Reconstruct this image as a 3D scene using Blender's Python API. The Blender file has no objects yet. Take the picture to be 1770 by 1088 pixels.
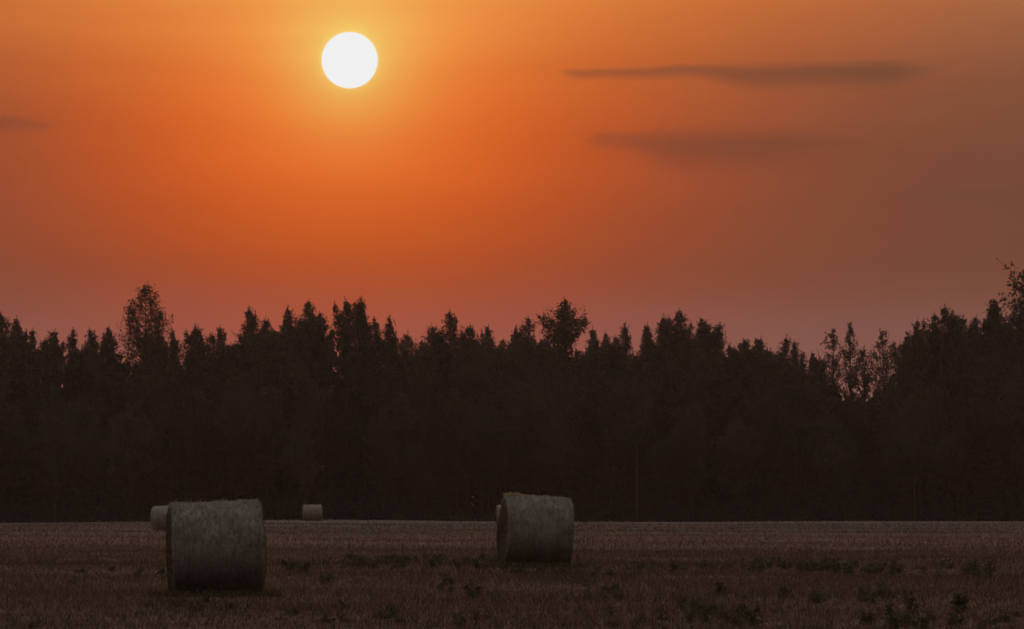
import bpy, math, random
import numpy as np
from mathutils import Vector

scene = bpy.context.scene
COL = scene.collection
R = math.radians

# ------------------------------------------------------------------ camera
PXR = 10455.0            # photo pixels per radian (sun disc 97 px = 0.53 deg)
HOR = 872.0              # photo row of the horizon
CAMH = 1.34
cam_d = bpy.data.cameras.new('camera')
cam = bpy.data.objects.new('camera', cam_d)
COL.objects.link(cam)
cam_d.sensor_width = 36.0
cam_d.lens = 36.0 * PXR / 1770.0
cam_d.clip_start = 0.5
cam_d.clip_end = 30000
cam.location = (0, 0, CAMH)
cam.rotation_euler = (R(90) + math.atan((HOR - 544.0) / PXR), 0, 0)
cam_d.dof.use_dof = True
cam_d.dof.focus_distance = 112.0
cam_d.dof.aperture_fstop = 9.0
scene.camera = cam

# ------------------------------------------------------------------ sky, sun, exposure
SUN_AZ = (604 - 885) / PXR
SUN_EL = (HOR - 105) / PXR
S = Vector((math.sin(SUN_AZ) * math.cos(SUN_EL), math.cos(SUN_AZ) * math.cos(SUN_EL), math.sin(SUN_EL)))
SUN_STRENGTH = 0.65
SKY_STRENGTH = 0.15
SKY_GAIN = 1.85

world = bpy.data.worlds.new('World')
scene.world = world
world.use_nodes = True


class NT:
    """tiny helper to write node trees"""
    def __init__(self, tree):
        self.t = tree
        self.n = tree.nodes
        self.l = tree.links

    def new(self, kind, **kw):
        nd = self.n.new(kind)
        for k, v in kw.items():
            setattr(nd, k, v)
        return nd

    def put(self, sock, v):
        if isinstance(v, bpy.types.NodeSocket):
            self.l.new(v, sock)
        elif v is not None:
            if hasattr(sock.default_value, '__len__') and len(sock.default_value) == 4 and len(v) == 3:
                v = (*v, 1.0)
            sock.default_value = v

    def m(self, op, a, b=None, c=None, clamp=False):
        nd = self.new('ShaderNodeMath', operation=op, use_clamp=clamp)
        for i, v in enumerate((a, b, c)):
            if v is not None:
                self.put(nd.inputs[i], v)
        return nd.outputs[0]

    def vm(self, op, a, b=None, scale=None):
        nd = self.new('ShaderNodeVectorMath', operation=op)
        self.put(nd.inputs[0], a)
        if b is not None:
            self.put(nd.inputs[1], b)
        if scale is not None:
            self.put(nd.inputs[3], scale)
        return nd.outputs['Value'] if op in ('DOT_PRODUCT', 'LENGTH', 'DISTANCE') else nd.outputs[0]

    def step(self, x, lo, hi, a=0.0, b=1.0):
        nd = self.new('ShaderNodeMapRange', interpolation_type='SMOOTHSTEP')
        self.put(nd.inputs[0], x)
        for i, v in enumerate((lo, hi, a, b)):
            self.put(nd.inputs[i + 1], v)
        return nd.outputs[0]

    def mix(self, f, a, b):
        nd = self.new('ShaderNodeMix', data_type='RGBA')
        self.put(nd.inputs[0], f)
        self.put(nd.inputs[6], a)
        self.put(nd.inputs[7], b)
        return nd.outputs[2]

    def noise(self, vec, scale, detail=3.0, rough=0.5, dist=0.0):
        nd = self.new('ShaderNodeTexNoise')
        self.put(nd.inputs['Vector'], vec)
        nd.inputs['Scale'].default_value = scale
        nd.inputs['Detail'].default_value = detail
        nd.inputs['Roughness'].default_value = rough
        nd.inputs['Distortion'].default_value = dist
        return nd.outputs[0]

    def ramp(self, f, stops, interp='LINEAR'):
        nd = self.new('ShaderNodeValToRGB')
        cr = nd.color_ramp
        cr.interpolation = interp
        while len(cr.elements) < len(stops):
            cr.elements.new(0.5)
        for e, (p, c) in zip(cr.elements, stops):
            e.position = p
            e.color = (*c, 1) if len(c) == 3 else c
        self.put(nd.inputs[0], f)
        return nd.outputs[0]


w = NT(world.node_tree)
for nd in list(w.n):
    w.n.remove(nd)
tc = w.new('ShaderNodeTexCoord')
D = w.vm('NORMALIZE', tc.outputs['Generated'])
sep = w.new('ShaderNodeSeparateXYZ')
w.put(sep.inputs[0], D)
el = w.m('MULTIPLY', w.m('ARCSINE', sep.outputs[2]), 57.29578)
dist = w.m('MULTIPLY', w.vm('LENGTH', w.vm('SUBTRACT', D, tuple(S))), 57.29578)
# faint long streaks in the air
sv = w.new('ShaderNodeMapping')
sv.inputs['Scale'].default_value = (14, 14, 120)
w.put(sv.inputs[0], D)
streak = w.noise(sv.outputs[0], 1.0, 3.0, 0.5)
streak = w.m('MULTIPLY_ADD', streak, 0.5, -0.25)
el_s = w.m('ADD', el, w.m('MULTIPLY', streak, 0.9))


def sig(x, c, s):   # logistic
    return w.m('DIVIDE', 1.0, w.m('ADD', 1.0, w.m('EXPONENT', w.m('MULTIPLY', w.m('SUBTRACT', x, c), -1.0 / s))))


def gau(x, s):
    q = w.m('DIVIDE', x, s)
    return w.m('EXPONENT', w.m('MULTIPLY', w.m('MULTIPLY', q, q), -1.0))


hi = w.m('MULTIPLY', sig(el_s, 4.5, 0.4), gau(dist, 22.0))
lo = sig(w.m('MULTIPLY', el_s, -1.0), -2.3, 0.4)
g1, g2, g3 = gau(dist, 0.6), gau(dist, 1.4), gau(dist, 3.0)
lo2 = sig(w.m('MULTIPLY', el_s, -1.0), -1.9, 0.15)
hi2 = w.m('MULTIPLY', sig(el_s, 4.5, 0.4), gau(dist, 5.5))
SKYCO = [[0.1625, 0.0596, 0.0351], [0.1816, 0.1333, 0.0565], [0.0085, -0.0018, -0.0048], [-0.0438, 0.2249, 0.0629], [0.089, 0.0921, 0.0275], [0.6349, 0.0326, -0.0377], [-0.6764, 0.2072, 0.1264], [-0.4078, -0.0502, 0.0059], [0.0331, 0.0284, 0.0397], [0.5548, -0.0805, -0.1047]]
terms = [None, hi, lo, g1, g2, g3, w.m('MULTIPLY', g3, hi), w.m('MULTIPLY', g3, lo), lo2, hi2]
# the horizon away from the sun is cooler and dimmer
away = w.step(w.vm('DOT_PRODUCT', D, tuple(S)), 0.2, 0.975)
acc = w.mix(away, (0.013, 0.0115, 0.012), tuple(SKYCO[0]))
for t, c in zip(terms[1:], SKYCO[1:]):
    acc = w.vm('ADD', acc, w.vm('SCALE', tuple(c), scale=t))
acc = w.vm('MAXIMUM', acc, (0.0, 0.0, 0.0))
acc = w.vm('SCALE', acc, scale=w.m('ADD', 1.0, w.m('MULTIPLY', streak, 0.18)))
# sun: narrow aureole and disc
aur = w.m('EXPONENT', w.m('MULTIPLY', w.m('MAXIMUM', w.m('SUBTRACT', dist, 0.26), 0.0), -1 / 0.05))
acc = w.vm('ADD', acc, w.vm('SCALE', (0.045, 0.14, 0.045), scale=aur))
disc = w.step(dist, 0.263, 0.270, 1.0, 0.0)
acc = w.mix(disc, acc, (0.88, 0.88, 0.88))
sky = w.new('ShaderNodeTexSky', sky_type='NISHITA', sun_disc=False)
sky.sun_elevation = SUN_EL
sky.sun_rotation = SUN_AZ
sky.air_density = 1.0
sky.dust_density = 1.5
sky.ozone_density = 1.0
lum = w.new('ShaderNodeRGBToBW')
w.put(lum.inputs[0], sky.outputs[0])
veil = w.vm('SCALE', (1.06, 0.99, 0.95), scale=lum.outputs[0])     # high thin veil greys the blue
bg_sky = w.new('ShaderNodeBackground')
w.put(bg_sky.inputs[0], w.vm('SCALE', w.mix(0.85, sky.outputs[0], veil), scale=w.m('MULTIPLY', SKY_GAIN, w.m('MULTIPLY_ADD', w.m('POWER', w.m('MAXIMUM', sep.outputs[2], 0.0), 5.0), 5.0, 0.03))))   # brighter towards the zenith, out-of-view dome shaped so the bales darken downwards
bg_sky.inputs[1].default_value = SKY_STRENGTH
bg_low = w.new('ShaderNodeBackground')
w.put(bg_low.inputs[0], acc)
bg_low.inputs[1].default_value = 1.0
mixs = w.new('ShaderNodeMixShader')
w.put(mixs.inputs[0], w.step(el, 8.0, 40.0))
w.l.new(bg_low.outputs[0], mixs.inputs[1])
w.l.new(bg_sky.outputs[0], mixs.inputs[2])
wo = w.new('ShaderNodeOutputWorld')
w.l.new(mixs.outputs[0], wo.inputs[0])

sun_d = bpy.data.lights.new('sun_lamp', 'SUN')
sun_d.energy = SUN_STRENGTH
sun_d.angle = R(0.53)
sun_d.color = (1.0, 0.52, 0.30)
sun = bpy.data.objects.new('sun_lamp', sun_d)
COL.objects.link(sun)
sun.location = (0, 0, 60)
sun.rotation_euler = (-S).to_track_quat('-Z', 'Y').to_euler()

vs = scene.view_settings
vs.view_transform = 'Standard'
vs.look = 'None'
vs.exposure = 0.0
vs.gamma = 1.0
vs.use_curve_mapping = False
cy = scene.cycles
cy.use_denoising = True
cy.denoising_input_passes = 'RGB_ALBEDO_NORMAL'
cy.max_bounces = 5
cy.diffuse_bounces = 3
cy.transmission_bounces = 3
cy.volume_bounces = 0
cy.transparent_max_bounces = 6
cy.sample_clamp_indirect = 4.0

# ------------------------------------------------------------------ helpers
rng = np.random.default_rng(7)


def link(o, parent=None):
    COL.objects.link(o)
    if parent is not None:
        o.parent = parent
    return o


def tag(o, label=None, cat=None, group=None, kind=None):
    if label:
        o['label'] = label
    if cat:
        o['category'] = cat
    if group:
        o['group'] = group
    if kind:
        o['kind'] = kind
    return o


def make_mesh(name, V, F, mat=None, col=None, smooth=False):
    """V (n,3), F (m,k) with one k"""
    V = np.asarray(V, np.float32)
    F = np.asarray(F, np.int32)
    me = bpy.data.meshes.new(name)
    m, k = F.shape
    me.vertices.add(len(V))
    me.vertices.foreach_set('co', V.ravel())
    me.loops.add(m * k)
    me.loops.foreach_set('vertex_index', F.ravel())
    me.polygons.add(m)
    me.polygons.foreach_set('loop_start', np.arange(0, m * k, k, dtype=np.int32))
    me.polygons.foreach_set('loop_total', np.full(m, k, np.int32))
    if smooth:
        me.polygons.foreach_set('use_smooth', np.ones(m, bool))
    me.update(calc_edges=True)
    if col is not None:
        a = me.color_attributes.new('Col', 'FLOAT_COLOR', 'POINT')
        c = np.ones((len(V), 4), np.float32)
        c[:, :3] = col
        a.data.foreach_set('color', c.ravel())
    if mat:
        me.materials.append(mat)
    return me


def obj(name, me, parent=None):
    return link(bpy.data.objects.new(name, me), parent)


def empty(name, loc, rz=0.0):
    e = bpy.data.objects.new(name, None)
    e.empty_display_size = 0.3
    e.location = loc
    e.rotation_euler = (0, 0, rz)
    return link(e)


def new_mat(name):
    m = bpy.data.materials.new(name)
    m.use_nodes = True
    t = NT(m.node_tree)
    for nd in list(t.n):
        t.n.remove(nd)
    return m, t


def finish(t, shader, disp=None):
    o = t.new('ShaderNodeOutputMaterial')
    t.l.new(shader, o.inputs[0])


def px_x(px, d):
    return (px - 885.0) / PXR * d


def px_z(py, d):
    return CAMH + (HOR - py) / PXR * d


def sm(x, a, b):
    t = np.clip((x - a) / (b - a), 0, 1)
    return t * t * (3 - 2 * t)


def ground_z(x, y):
    x = np.asarray(x, float)
    y = np.asarray(y, float)
    z = 0.10 * np.exp(-(((x - 0.5) / 9) ** 2 + ((y - 121) / 13) ** 2))
    z = z + sm(y, 330, 430) * (0.16 * np.exp(-((x + 16) / 10) ** 2) - 0.12 * np.exp(-((x + 44) / 16) ** 2) + 0.05 * np.exp(-((x - 40) / 18) ** 2))
    z = z + 0.012 * np.sin(x * 0.9 + 1.3) * np.sin(y * 0.33) + 0.02 * np.sin(x * 0.21 + y * 0.13) * sm(y, 30, 60)
    return z


def patch(x, y):
    """smooth pseudo-noise about -1..1 for patches of growth"""
    x = x * 0.45
    return (np.sin(x * 0.43 + 1.7 * np.sin(y * 0.11) + 0.6) + np.sin(y * 0.29 + 1.3 * np.sin(x * 0.23) + 2.1)
            + 0.7 * np.sin(x * 0.91 - y * 0.47 + 4.0)) / 2.7


# ------------------------------------------------------------------ materials
def foliage_mat(name, c1, c2, trans=0.25):
    m, t = new_mat(name)
    oi = t.new('ShaderNodeObjectInfo')
    ge = t.new('ShaderNodeNewGeometry')
    f = t.m('ADD', t.m('MULTIPLY', oi.outputs['Random'], 0.7), t.m('MULTIPLY', ge.outputs['Random Per Island'], 0.3))
    c = t.mix(f, c1, c2)
    d = t.new('ShaderNodeBsdfDiffuse')
    t.put(d.inputs[0], c)
    tr = t.new('ShaderNodeBsdfTranslucent')
    t.put(tr.inputs[0], c)
    mx = t.new('ShaderNodeMixShader')
    mx.inputs[0].default_value = trans
    t.l.new(d.outputs[0], mx.inputs[1])
    t.l.new(tr.outputs[0], mx.inputs[2])
    finish(t, mx.outputs[0])
    return m


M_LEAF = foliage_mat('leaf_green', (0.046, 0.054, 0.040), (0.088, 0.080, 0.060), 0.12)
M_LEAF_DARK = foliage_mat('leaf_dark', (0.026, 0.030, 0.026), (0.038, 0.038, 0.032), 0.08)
M_WEED = foliage_mat('weed_green', (0.080, 0.092, 0.046), (0.125, 0.118, 0.066), 0.3)


def bark_mat(name, c1, c2, scale):
    m, t = new_mat(name)
    tcn = t.new('ShaderNodeTexCoord')
    n = t.noise(tcn.outputs['Object'], scale, 4, 0.6)
    p = t.new('ShaderNodeBsdfPrincipled')
    t.put(p.inputs['Base Color'], t.ramp(n, [(0.35, c1), (0.6, c2)]))
    p.inputs['Roughness'].default_value = 0.9
    finish(t, p.outputs[0])
    return m


M_BARK = bark_mat('bark_brown', (0.016, 0.013, 0.011), (0.034, 0.028, 0.024), 3.0)
M_BIRCH = bark_mat('bark_birch', (0.04, 0.035, 0.03), (0.075, 0.07, 0.066), 1.6)


def col_mat(name, trans=0.3, rough=0.7):
    m, t = new_mat(name)
    a = t.new('ShaderNodeVertexColor', layer_name='Col')
    d = t.new('ShaderNodeBsdfDiffuse')
    t.put(d.inputs[0], a.outputs[0])
    tr = t.new('ShaderNodeBsdfTranslucent')
    t.put(tr.inputs[0], a.outputs[0])
    mx = t.new('ShaderNodeMixShader')
    mx.inputs[0].default_value = trans
    t.l.new(d.outputs[0], mx.inputs[1])
    t.l.new(tr.outputs[0], mx.inputs[2])
    finish(t, mx.outputs[0])
    return m


M_GRASS = col_mat('dry_grass', 0.35)
M_STRAW = col_mat('loose_straw', 0.45)


def ground_material():
    m, t = new_mat('stubble_ground')
    tcn = t.new('ShaderNodeTexCoord')
    P = tcn.outputs['Object']
    mpb = t.new('ShaderNodeMapping')
    mpb.inputs['Scale'].default_value = (0.012, 0.045, 0.045)
    t.put(mpb.inputs[0], P)
    big = t.noise(mpb.outputs[0], 1.0, 5, 0.6)
    mid = t.noise(P, 0.35, 4, 0.6)
    fine = t.noise(P, 9.0, 5, 0.7)
    c = t.ramp(big, [(0.32, (0.135, 0.110, 0.072)), (0.45, (0.235, 0.150, 0.115)), (0.56, (0.275, 0.165, 0.135)), (0.70, (0.215, 0.165, 0.135))])
    c = t.mix(t.step(mid, 0.35, 0.62), t.vm('SCALE', c, scale=0.72), c)
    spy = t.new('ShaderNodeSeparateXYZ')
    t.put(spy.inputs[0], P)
    c = t.mix(t.step(spy.outputs[1], 150.0, 360.0), t.vm('SCALE', c, scale=0.9), t.mix(0.5, t.vm('SCALE', c, scale=1.3), (0.29, 0.222, 0.218)))  # haze of the far field put into the colour: paler, mauve-grey with distance
    c = t.vm('SCALE', c, scale=t.m('MULTIPLY_ADD', fine, 0.9, 0.55))
    p = t.new('ShaderNodeBsdfPrincipled')
    t.put(p.inputs['Base Color'], c)
    p.inputs['Roughness'].default_value = 1.0
    p.inputs['Specular IOR Level'].default_value = 0.0
    b = t.new('ShaderNodeBump')
    b.inputs['Strength'].default_value = 0.5
    b.inputs['Distance'].default_value = 0.05
    t.put(b.inputs['Height'], fine)
    t.l.new(b.outputs[0], p.inputs['Normal'])
    finish(t, p.outputs[0])
    return m


def bale_wrap_material():
    m, t = new_mat('net_wrapped_hay')
    tcn = t.new('ShaderNodeTexCoord')
    P = tcn.outputs['Object']
    sp = t.new('ShaderNodeSeparateXYZ')
    t.put(sp.inputs[0], P)
    mp = t.new('ShaderNodeMapping')
    mp.inputs['Scale'].default_value = (48, 5, 5)
    t.put(mp.inputs[0], P)
    strands = t.noise(mp.outputs[0], 1.0, 4, 0.65)
    big = t.noise(P, 4.2, 6, 0.68)
    fine = t.noise(P, 60.0, 3, 0.7)
    net = t.m('ABSOLUTE', t.m('SINE', t.m('MULTIPLY', sp.outputs[0], 105.0)))
    base = t.ramp(big, [(0.3, (0.170, 0.134, 0.098)), (0.5, (0.292, 0.240, 0.192)), (0.72, (0.400, 0.350, 0.298))])
    k = t.m('ADD', t.m('MULTIPLY', strands, 1.15), t.m('MULTIPLY', fine, 0.5))
    k = t.m('ADD', k, t.m('MULTIPLY', net, 0.16))
    c = t.vm('SCALE', base, scale=t.m('ADD', k, 0.08))
    p = t.new('ShaderNodeBsdfPrincipled')
    t.put(p.inputs['Base Color'], c)
    p.inputs['Roughness'].default_value = 0.85
    p.inputs['Specular IOR Level'].default_value = 0.15
    b = t.new('ShaderNodeBump')
    b.inputs['Strength'].default_value = 0.6
    b.inputs['Distance'].default_value = 0.02
    t.put(b.inputs['Height'], k)
    t.l.new(b.outputs[0], p.inputs['Normal'])
    finish(t, p.outputs[0])
    return m


def bale_end_material():
    m, t = new_mat('cut_hay_end')
    tcn = t.new('ShaderNodeTexCoord')
    P = tcn.outputs['Object']
    n = t.noise(P, 22, 5, 0.7)
    c = t.ramp(n, [(0.3, (0.10, 0.065, 0.04)), (0.55, (0.22, 0.15, 0.095)), (0.75, (0.34, 0.25, 0.16))])
    p = t.new('ShaderNodeBsdfPrincipled')
    t.put(p.inputs['Base Color'], c)
    p.inputs['Roughness'].default_value = 0.95
    p.inputs['Specular IOR Level'].default_value = 0.05
    b = t.new('ShaderNodeBump')
    b.inputs['Distance'].default_value = 0.03
    t.put(b.inputs['Height'], n)
    t.l.new(b.outputs[0], p.inputs['Normal'])
    finish(t, p.outputs[0])
    return m


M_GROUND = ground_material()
M_WRAP = bale_wrap_material()
M_END = bale_end_material()

# ------------------------------------------------------------------ ground
xs = np.unique(np.concatenate([np.linspace(-1500, -70, 16), np.linspace(-70, 70, 141), np.linspace(70, 1500, 16)]))
ys = np.unique(np.concatenate([np.linspace(-100, 50, 8), np.linspace(50, 160, 111), np.linspace(160, 520, 91), np.linspace(520, 1500, 14)]))
X, Y = np.meshgrid(xs, ys)
V = np.stack([X, Y, ground_z(X, Y)], -1).reshape(-1, 3)
nx, ny = len(xs), len(ys)
I = (np.arange(ny - 1)[:, None] * nx + np.arange(nx - 1)[None]).ravel()
F = np.stack([I, I + 1, I + nx + 1, I + nx], 1)
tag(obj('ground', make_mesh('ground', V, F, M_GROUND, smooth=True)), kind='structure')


# ------------------------------------------------------------------ leaf and tube builders
def leaf_quads(Pc, size, r, flat=0.0, aspect=0.7):
    """diamond leaf at every point; size (n,) ; returns V,F"""
    n = len(Pc)
    a = r.normal(size=(n, 3))
    a /= np.linalg.norm(a, axis=1, keepdims=True)
    b = r.normal(size=(n, 3))
    b -= a * (a * b).sum(1, keepdims=True)
    b /= np.linalg.norm(b, axis=1, keepdims=True)
    s = np.asarray(size).reshape(-1, 1)
    V = np.stack([Pc - a * s * 0.5, Pc + b * s * 0.5 * aspect, Pc + a * s * 0.5, Pc - b * s * 0.5 * aspect], 1).reshape(-1, 3)
    F = np.arange(4 * n).reshape(-1, 4)
    return V, F


def tubes(paths, sides=5):
    """paths: list of (pts (k,3), radii (k,)); one V,F of quads"""
    VV, FF, off = [], [], 0
    for pts, rad in paths:
        pts = np.asarray(pts, float)
        rad = np.asarray(rad, float)
        k = len(pts)
        tng = np.gradient(pts, axis=0)
        tng /= np.linalg.norm(tng, axis=1, keepdims=True) + 1e-9
        ref = np.where(np.abs(tng[:, 2:3]) > 0.9, np.array([[1.0, 0, 0]]), np.array([[0, 0, 1.0]]))
        u = np.cross(tng, ref)
        u /= np.linalg.norm(u, axis=1, keepdims=True) + 1e-9
        v = np.cross(tng, u)
        ang = np.arange(sides) * 2 * math.pi / sides
        ring = pts[:, None] + rad[:, None, None] * (np.cos(ang)[None, :, None] * u[:, None] + np.sin(ang)[None, :, None] * v[:, None])
        VV.append(ring.reshape(-1, 3))
        i = (np.arange(k - 1)[:, None] * sides + np.arange(sides)[None]).ravel()
        j = (np.arange(k - 1)[:, None] * sides + (np.arange(sides)[None] + 1) % sides).ravel()
        FF.append(np.stack([i, j, j + sides, i + sides], 1) + off)
        off += k * sides
    return np.concatenate(VV), np.concatenate(FF)


STY = {  # tm: height of widest, q: top taper, limbs, up: limb rise, droop, leaf size, side twigs per limb, leaves per spray, spread
    'birch':   dict(tm=0.32, q=0.68, limbs=46, up=0.85, droop=0.40, leaf=0.125, cl=4, lv=13, sp=0.085),
    'weeping': dict(tm=0.32, q=0.60, limbs=62, up=0.50, droop=1.20, leaf=0.130, cl=3, lv=15, sp=0.10),
    'round':   dict(tm=0.60, q=0.55, limbs=46, up=0.80, droop=0.0, leaf=0.160, cl=5, lv=12, sp=0.13),
    'spire':   dict(tm=0.22, q=0.82, limbs=60, up=0.80, droop=0.0, leaf=0.120, cl=4, lv=14, sp=0.085),
    'dome':    dict(tm=0.45, q=0.52, limbs=48, up=0.80, droop=0.0, leaf=0.145, cl=5, lv=14, sp=0.11),
    'sparse':  dict(tm=0.50, q=0.55, limbs=34, up=1.25, droop=0.0, leaf=0.165, cl=4, lv=9, sp=0.13),
    'aspen':   dict(tm=0.35, q=0.80, limbs=110, up=0.60, droop=0.0, leaf=0.230, cl=5, lv=8, sp=0.20),
}


def tree_meshes(name, h, zb, rad, style, r, mat_leaf, mat_bark, lean=0.0, dens=1.0, leafk=1.0, slim=1.0):
    """one tree with its base at 0: returns (trunk mesh with limbs, crown mesh)"""
    st = STY[style]
    wob = r.normal(0, 0.12, (9, 2)).cumsum(0) * 0.5
    tz = np.linspace(0, h * 0.985, 9)
    tx = wob[:, 0] * np.linspace(0, 1, 9) + lean * (tz / h) ** 1.5
    ty = wob[:, 1] * np.linspace(0, 1, 9)
    r0 = (0.055 + h * 0.0085) * slim
    paths = [(np.stack([tx, ty, tz], 1), np.linspace(1, 0.10, 9) ** 1.1 * r0)]

    def trunk_at(z):
        return np.array([np.interp(z, tz, tx), np.interp(z, tz, ty), z])

    def prof(t):
        tm = st['tm']
        a = np.clip(t / tm, 0.02, 1) ** 0.55
        b = np.clip((1 - t) / (1 - tm), 0.0, 1) ** st['q']
        return rad * (a if t < tm else b) + 0.04
    pts, sizes = [], []
    stems = [(lambda z: trunk_at(z), h, zb, 0.5 if style == 'round' else 0.86 if style not in ('weeping', 'sparse') else 1.0, 1.0)]
    tops = [(trunk_at(h * 0.97), h)]
    nsub = {'birch': 4, 'dome': 4, 'spire': 2, 'aspen': 3, 'round': 4, 'weeping': 2, 'sparse': 0}[style]
    for k in range(nsub):
        az = k * 2.4 + r.uniform(0, 6.28)
        off = rad * r.uniform(0.40, 0.90)
        z0 = zb + r.uniform(0.0, 0.35) * (h - zb)
        ht = h - (h - zb) * r.uniform(0.06, 0.32)
        if style == 'round':
            az = (0.2, 3.3, 1.6, 4.6)[k]
            off = rad * (0.60, 0.62, 0.4, 0.4)[k]
            ht = h - (h - zb) * (0.30, 0.24, 0.12, 0.2)[k]
        b0 = trunk_at(z0)
        b1 = np.array([b0[0] + math.cos(az) * off, b0[1] + math.sin(az) * off * 0.8, ht])
        bm = (b0 + b1) / 2 + np.array([math.cos(az), math.sin(az), -0.5]) * off * 0.25
        q = np.linspace(0, 1, 5)[:, None]
        cv = (1 - q) ** 2 * b0 + 2 * q * (1 - q) * bm + q * q * b1
        paths.append((cv, np.array([0.5, 0.4, 0.3, 0.18, 0.06]) * r0))
        stems.append((lambda z, cv=cv: np.array([np.interp(z, cv[:, 2], cv[:, 0]), np.interp(z, cv[:, 2], cv[:, 1]), z]), ht, z0 + 0.2 * (ht - z0), r.uniform(0.40, 0.62), 0.42))
        tops.append((b1, ht))
    for (stem_at, h_, zb_, rk, nk) in stems:
        n = max(6, int(st['limbs'] * nk * (0.6 + 0.4 * min(1.6, (h_ - zb_) / 5.0))))
        lobes = r.uniform(0.66, 1.18, 7)
        for i in range(n):
            t = (i + r.uniform(0.0, 1.0)) / n
            t = t ** 0.92
            z = zb_ + t * (h_ - 0.30 - zb_)
            az = i * 2.39996 + r.normal(0, 0.35)
            loc = prof(t) * rk
            L = loc * ((0.30 + 0.90 * r.uniform(0, 1) ** 0.8 + (0.35 if r.uniform() < 0.12 else 0)) if style != 'weeping' else r.uniform(0.6, 1.1)) * lobes[int((az % (2 * math.pi)) / (2 * math.pi) * 7) % 7]
            rise = st['up'] * L * r.uniform(0.6, 1.2)
            zs = max(0.25 * zb_, z - rise)
            s0 = stem_at(min(zs, h_ * 0.985))
            e = np.array([s0[0] + math.cos(az) * L, s0[1] + math.sin(az) * L, z + r.normal(0, 0.10)])
            mdl = (s0 + e) / 2 + np.array([0, 0, 0.12 * L * (1 if st['up'] < 1 else -1)]) + r.normal(0, 0.06, 3)
            q = np.array([0, 0.33, 0.66, 1.0])[:, None]
            curve = (1 - q) ** 2 * s0 + 2 * q * (1 - q) * mdl + q * q * e
            br = max(0.012, r0 * 0.30 * (1 - t * 0.7) * (1 if nk == 1 else 0.6))
            paths.append((curve, np.array([1, 0.7, 0.45, 0.2]) * br))
            # leafy sprays: the limb itself and its side twigs
            full = float(np.clip(0.35 + 0.65 * loc / 0.9, 0.35, 1.0))
            dirn = (e - s0) / (np.linalg.norm(e - s0) + 1e-6)
            sprays = [(s0 + (e - s0) * 0.25, mdl, e)]
            for c in range(st['cl']):
                f = r.uniform(0.25, 0.95)
                p0 = (1 - f) ** 2 * s0 + 2 * f * (1 - f) * mdl + f * f * e
                tl = (0.22 + 0.42 * L) * r.uniform(0.5, 1.25)
                td = dirn * 0.7 + r.normal(0, 0.62, 3) + np.array([0, 0, 0.25 if st['droop'] < 0.2 else 0.0])
                td /= np.linalg.norm(td)
                p2 = p0 + td * tl
                sprays.append((p0, (p0 + p2) / 2 + np.array([0, 0, 0.08 * tl]), p2))
                if c < 2:
                    paths.append((np.stack([p0, p2]), np.array([0.018, 0.008])))
            for (a0, a1, a2) in sprays:
                k = max(4, int(r.poisson(st['lv'] * dens * full)))
                q = r.uniform(0, 1.05, k)[:, None]
                g = (1 - q) ** 2 * a0 + 2 * q * (1 - q) * a1 + q * q * a2
                g = g + r.normal(0, st['sp'] * (0.35 + 0.65 * full), (k, 3))
                pts.append(g)
                sizes.append(st['leaf'] * leafk * r.uniform(0.55, 1.35, k))
                if st['droop'] > 0.2:   # hanging strands
                    for _ in range(2 if st['droop'] > 1 else 1):
                        ln = st['droop'] * r.uniform(0.35, 1.3) * (0.4 + 0.6 * full)
                        kk = max(4, int(k * 0.7))
                        qd = r.uniform(0, 1, kk) ** 0.9
                        f = r.uniform(0.4, 1.0)
                        base = (1 - f) ** 2 * a0 + 2 * f * (1 - f) * a1 + f * f * a2
                        g = base + np.stack([r.normal(0, 0.045, kk) + 0.12 * qd * math.cos(az), r.normal(0, 0.045, kk) + 0.12 * qd * math.sin(az), -qd * ln], 1)
                        pts.append(g)
                        sizes.append(st['leaf'] * leafk * r.uniform(0.5, 1.15, kk))
        # inner foliage
        if style not in ('sparse', 'aspen'):
            k = int(260 * nk * dens * (h_ - zb_) * rk)
            t = r.uniform(0, 0.93, k)
            rl = np.array([prof(x_) for x_ in t]) * rk * 0.62 * np.sqrt(r.uniform(0, 1, k))
            aa = r.uniform(0, 6.28, k)
            zc = zb_ + t * (h_ - zb_)
            cx = np.array([stem_at(z_) for z_ in zc])
            keep = (np.sin(aa * 2 + zc * 2.3) + np.sin(zc * 3.7 + aa)) > (-1.3 if style == 'dome' else -0.5)
            g = (cx + np.stack([np.cos(aa) * rl, np.sin(aa) * rl, np.zeros(k)], 1))[keep]
            pts.append(g)
            sizes.append(st['leaf'] * 1.25 * leafk * r.uniform(0.6, 1.3, len(g)))
    # leading shoots so that every top ends in thin uneven tips
    for (tp, ht) in tops:
        for q_ in range(4):
            b0 = np.array([tp[0] + r.normal(0, 0.05 + 0.06 * q_), tp[1] + r.normal(0, 0.05 + 0.06 * q_), ht - r.uniform(0.6, 1.0)])
            tip = np.array([b0[0] + r.normal(0, 0.08 + 0.02 * q_), b0[1] + r.normal(0, 0.10), ht + (0.12 if q_ == 0 else r.uniform(-0.55, -0.05))])
            paths.append((np.stack([b0, (b0 + tip) / 2, tip]), np.array([0.03, 0.02, 0.010])))
            kk = 20
            qd = r.uniform(0, 1, kk)[:, None]
            pts.append(b0 + (tip - b0) * qd + r.normal(0, 0.06, (kk, 3)) * (1.3 - qd))
            sizes.append(st['leaf'] * 0.75 * r.uniform(0.6, 1.2, kk))
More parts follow.
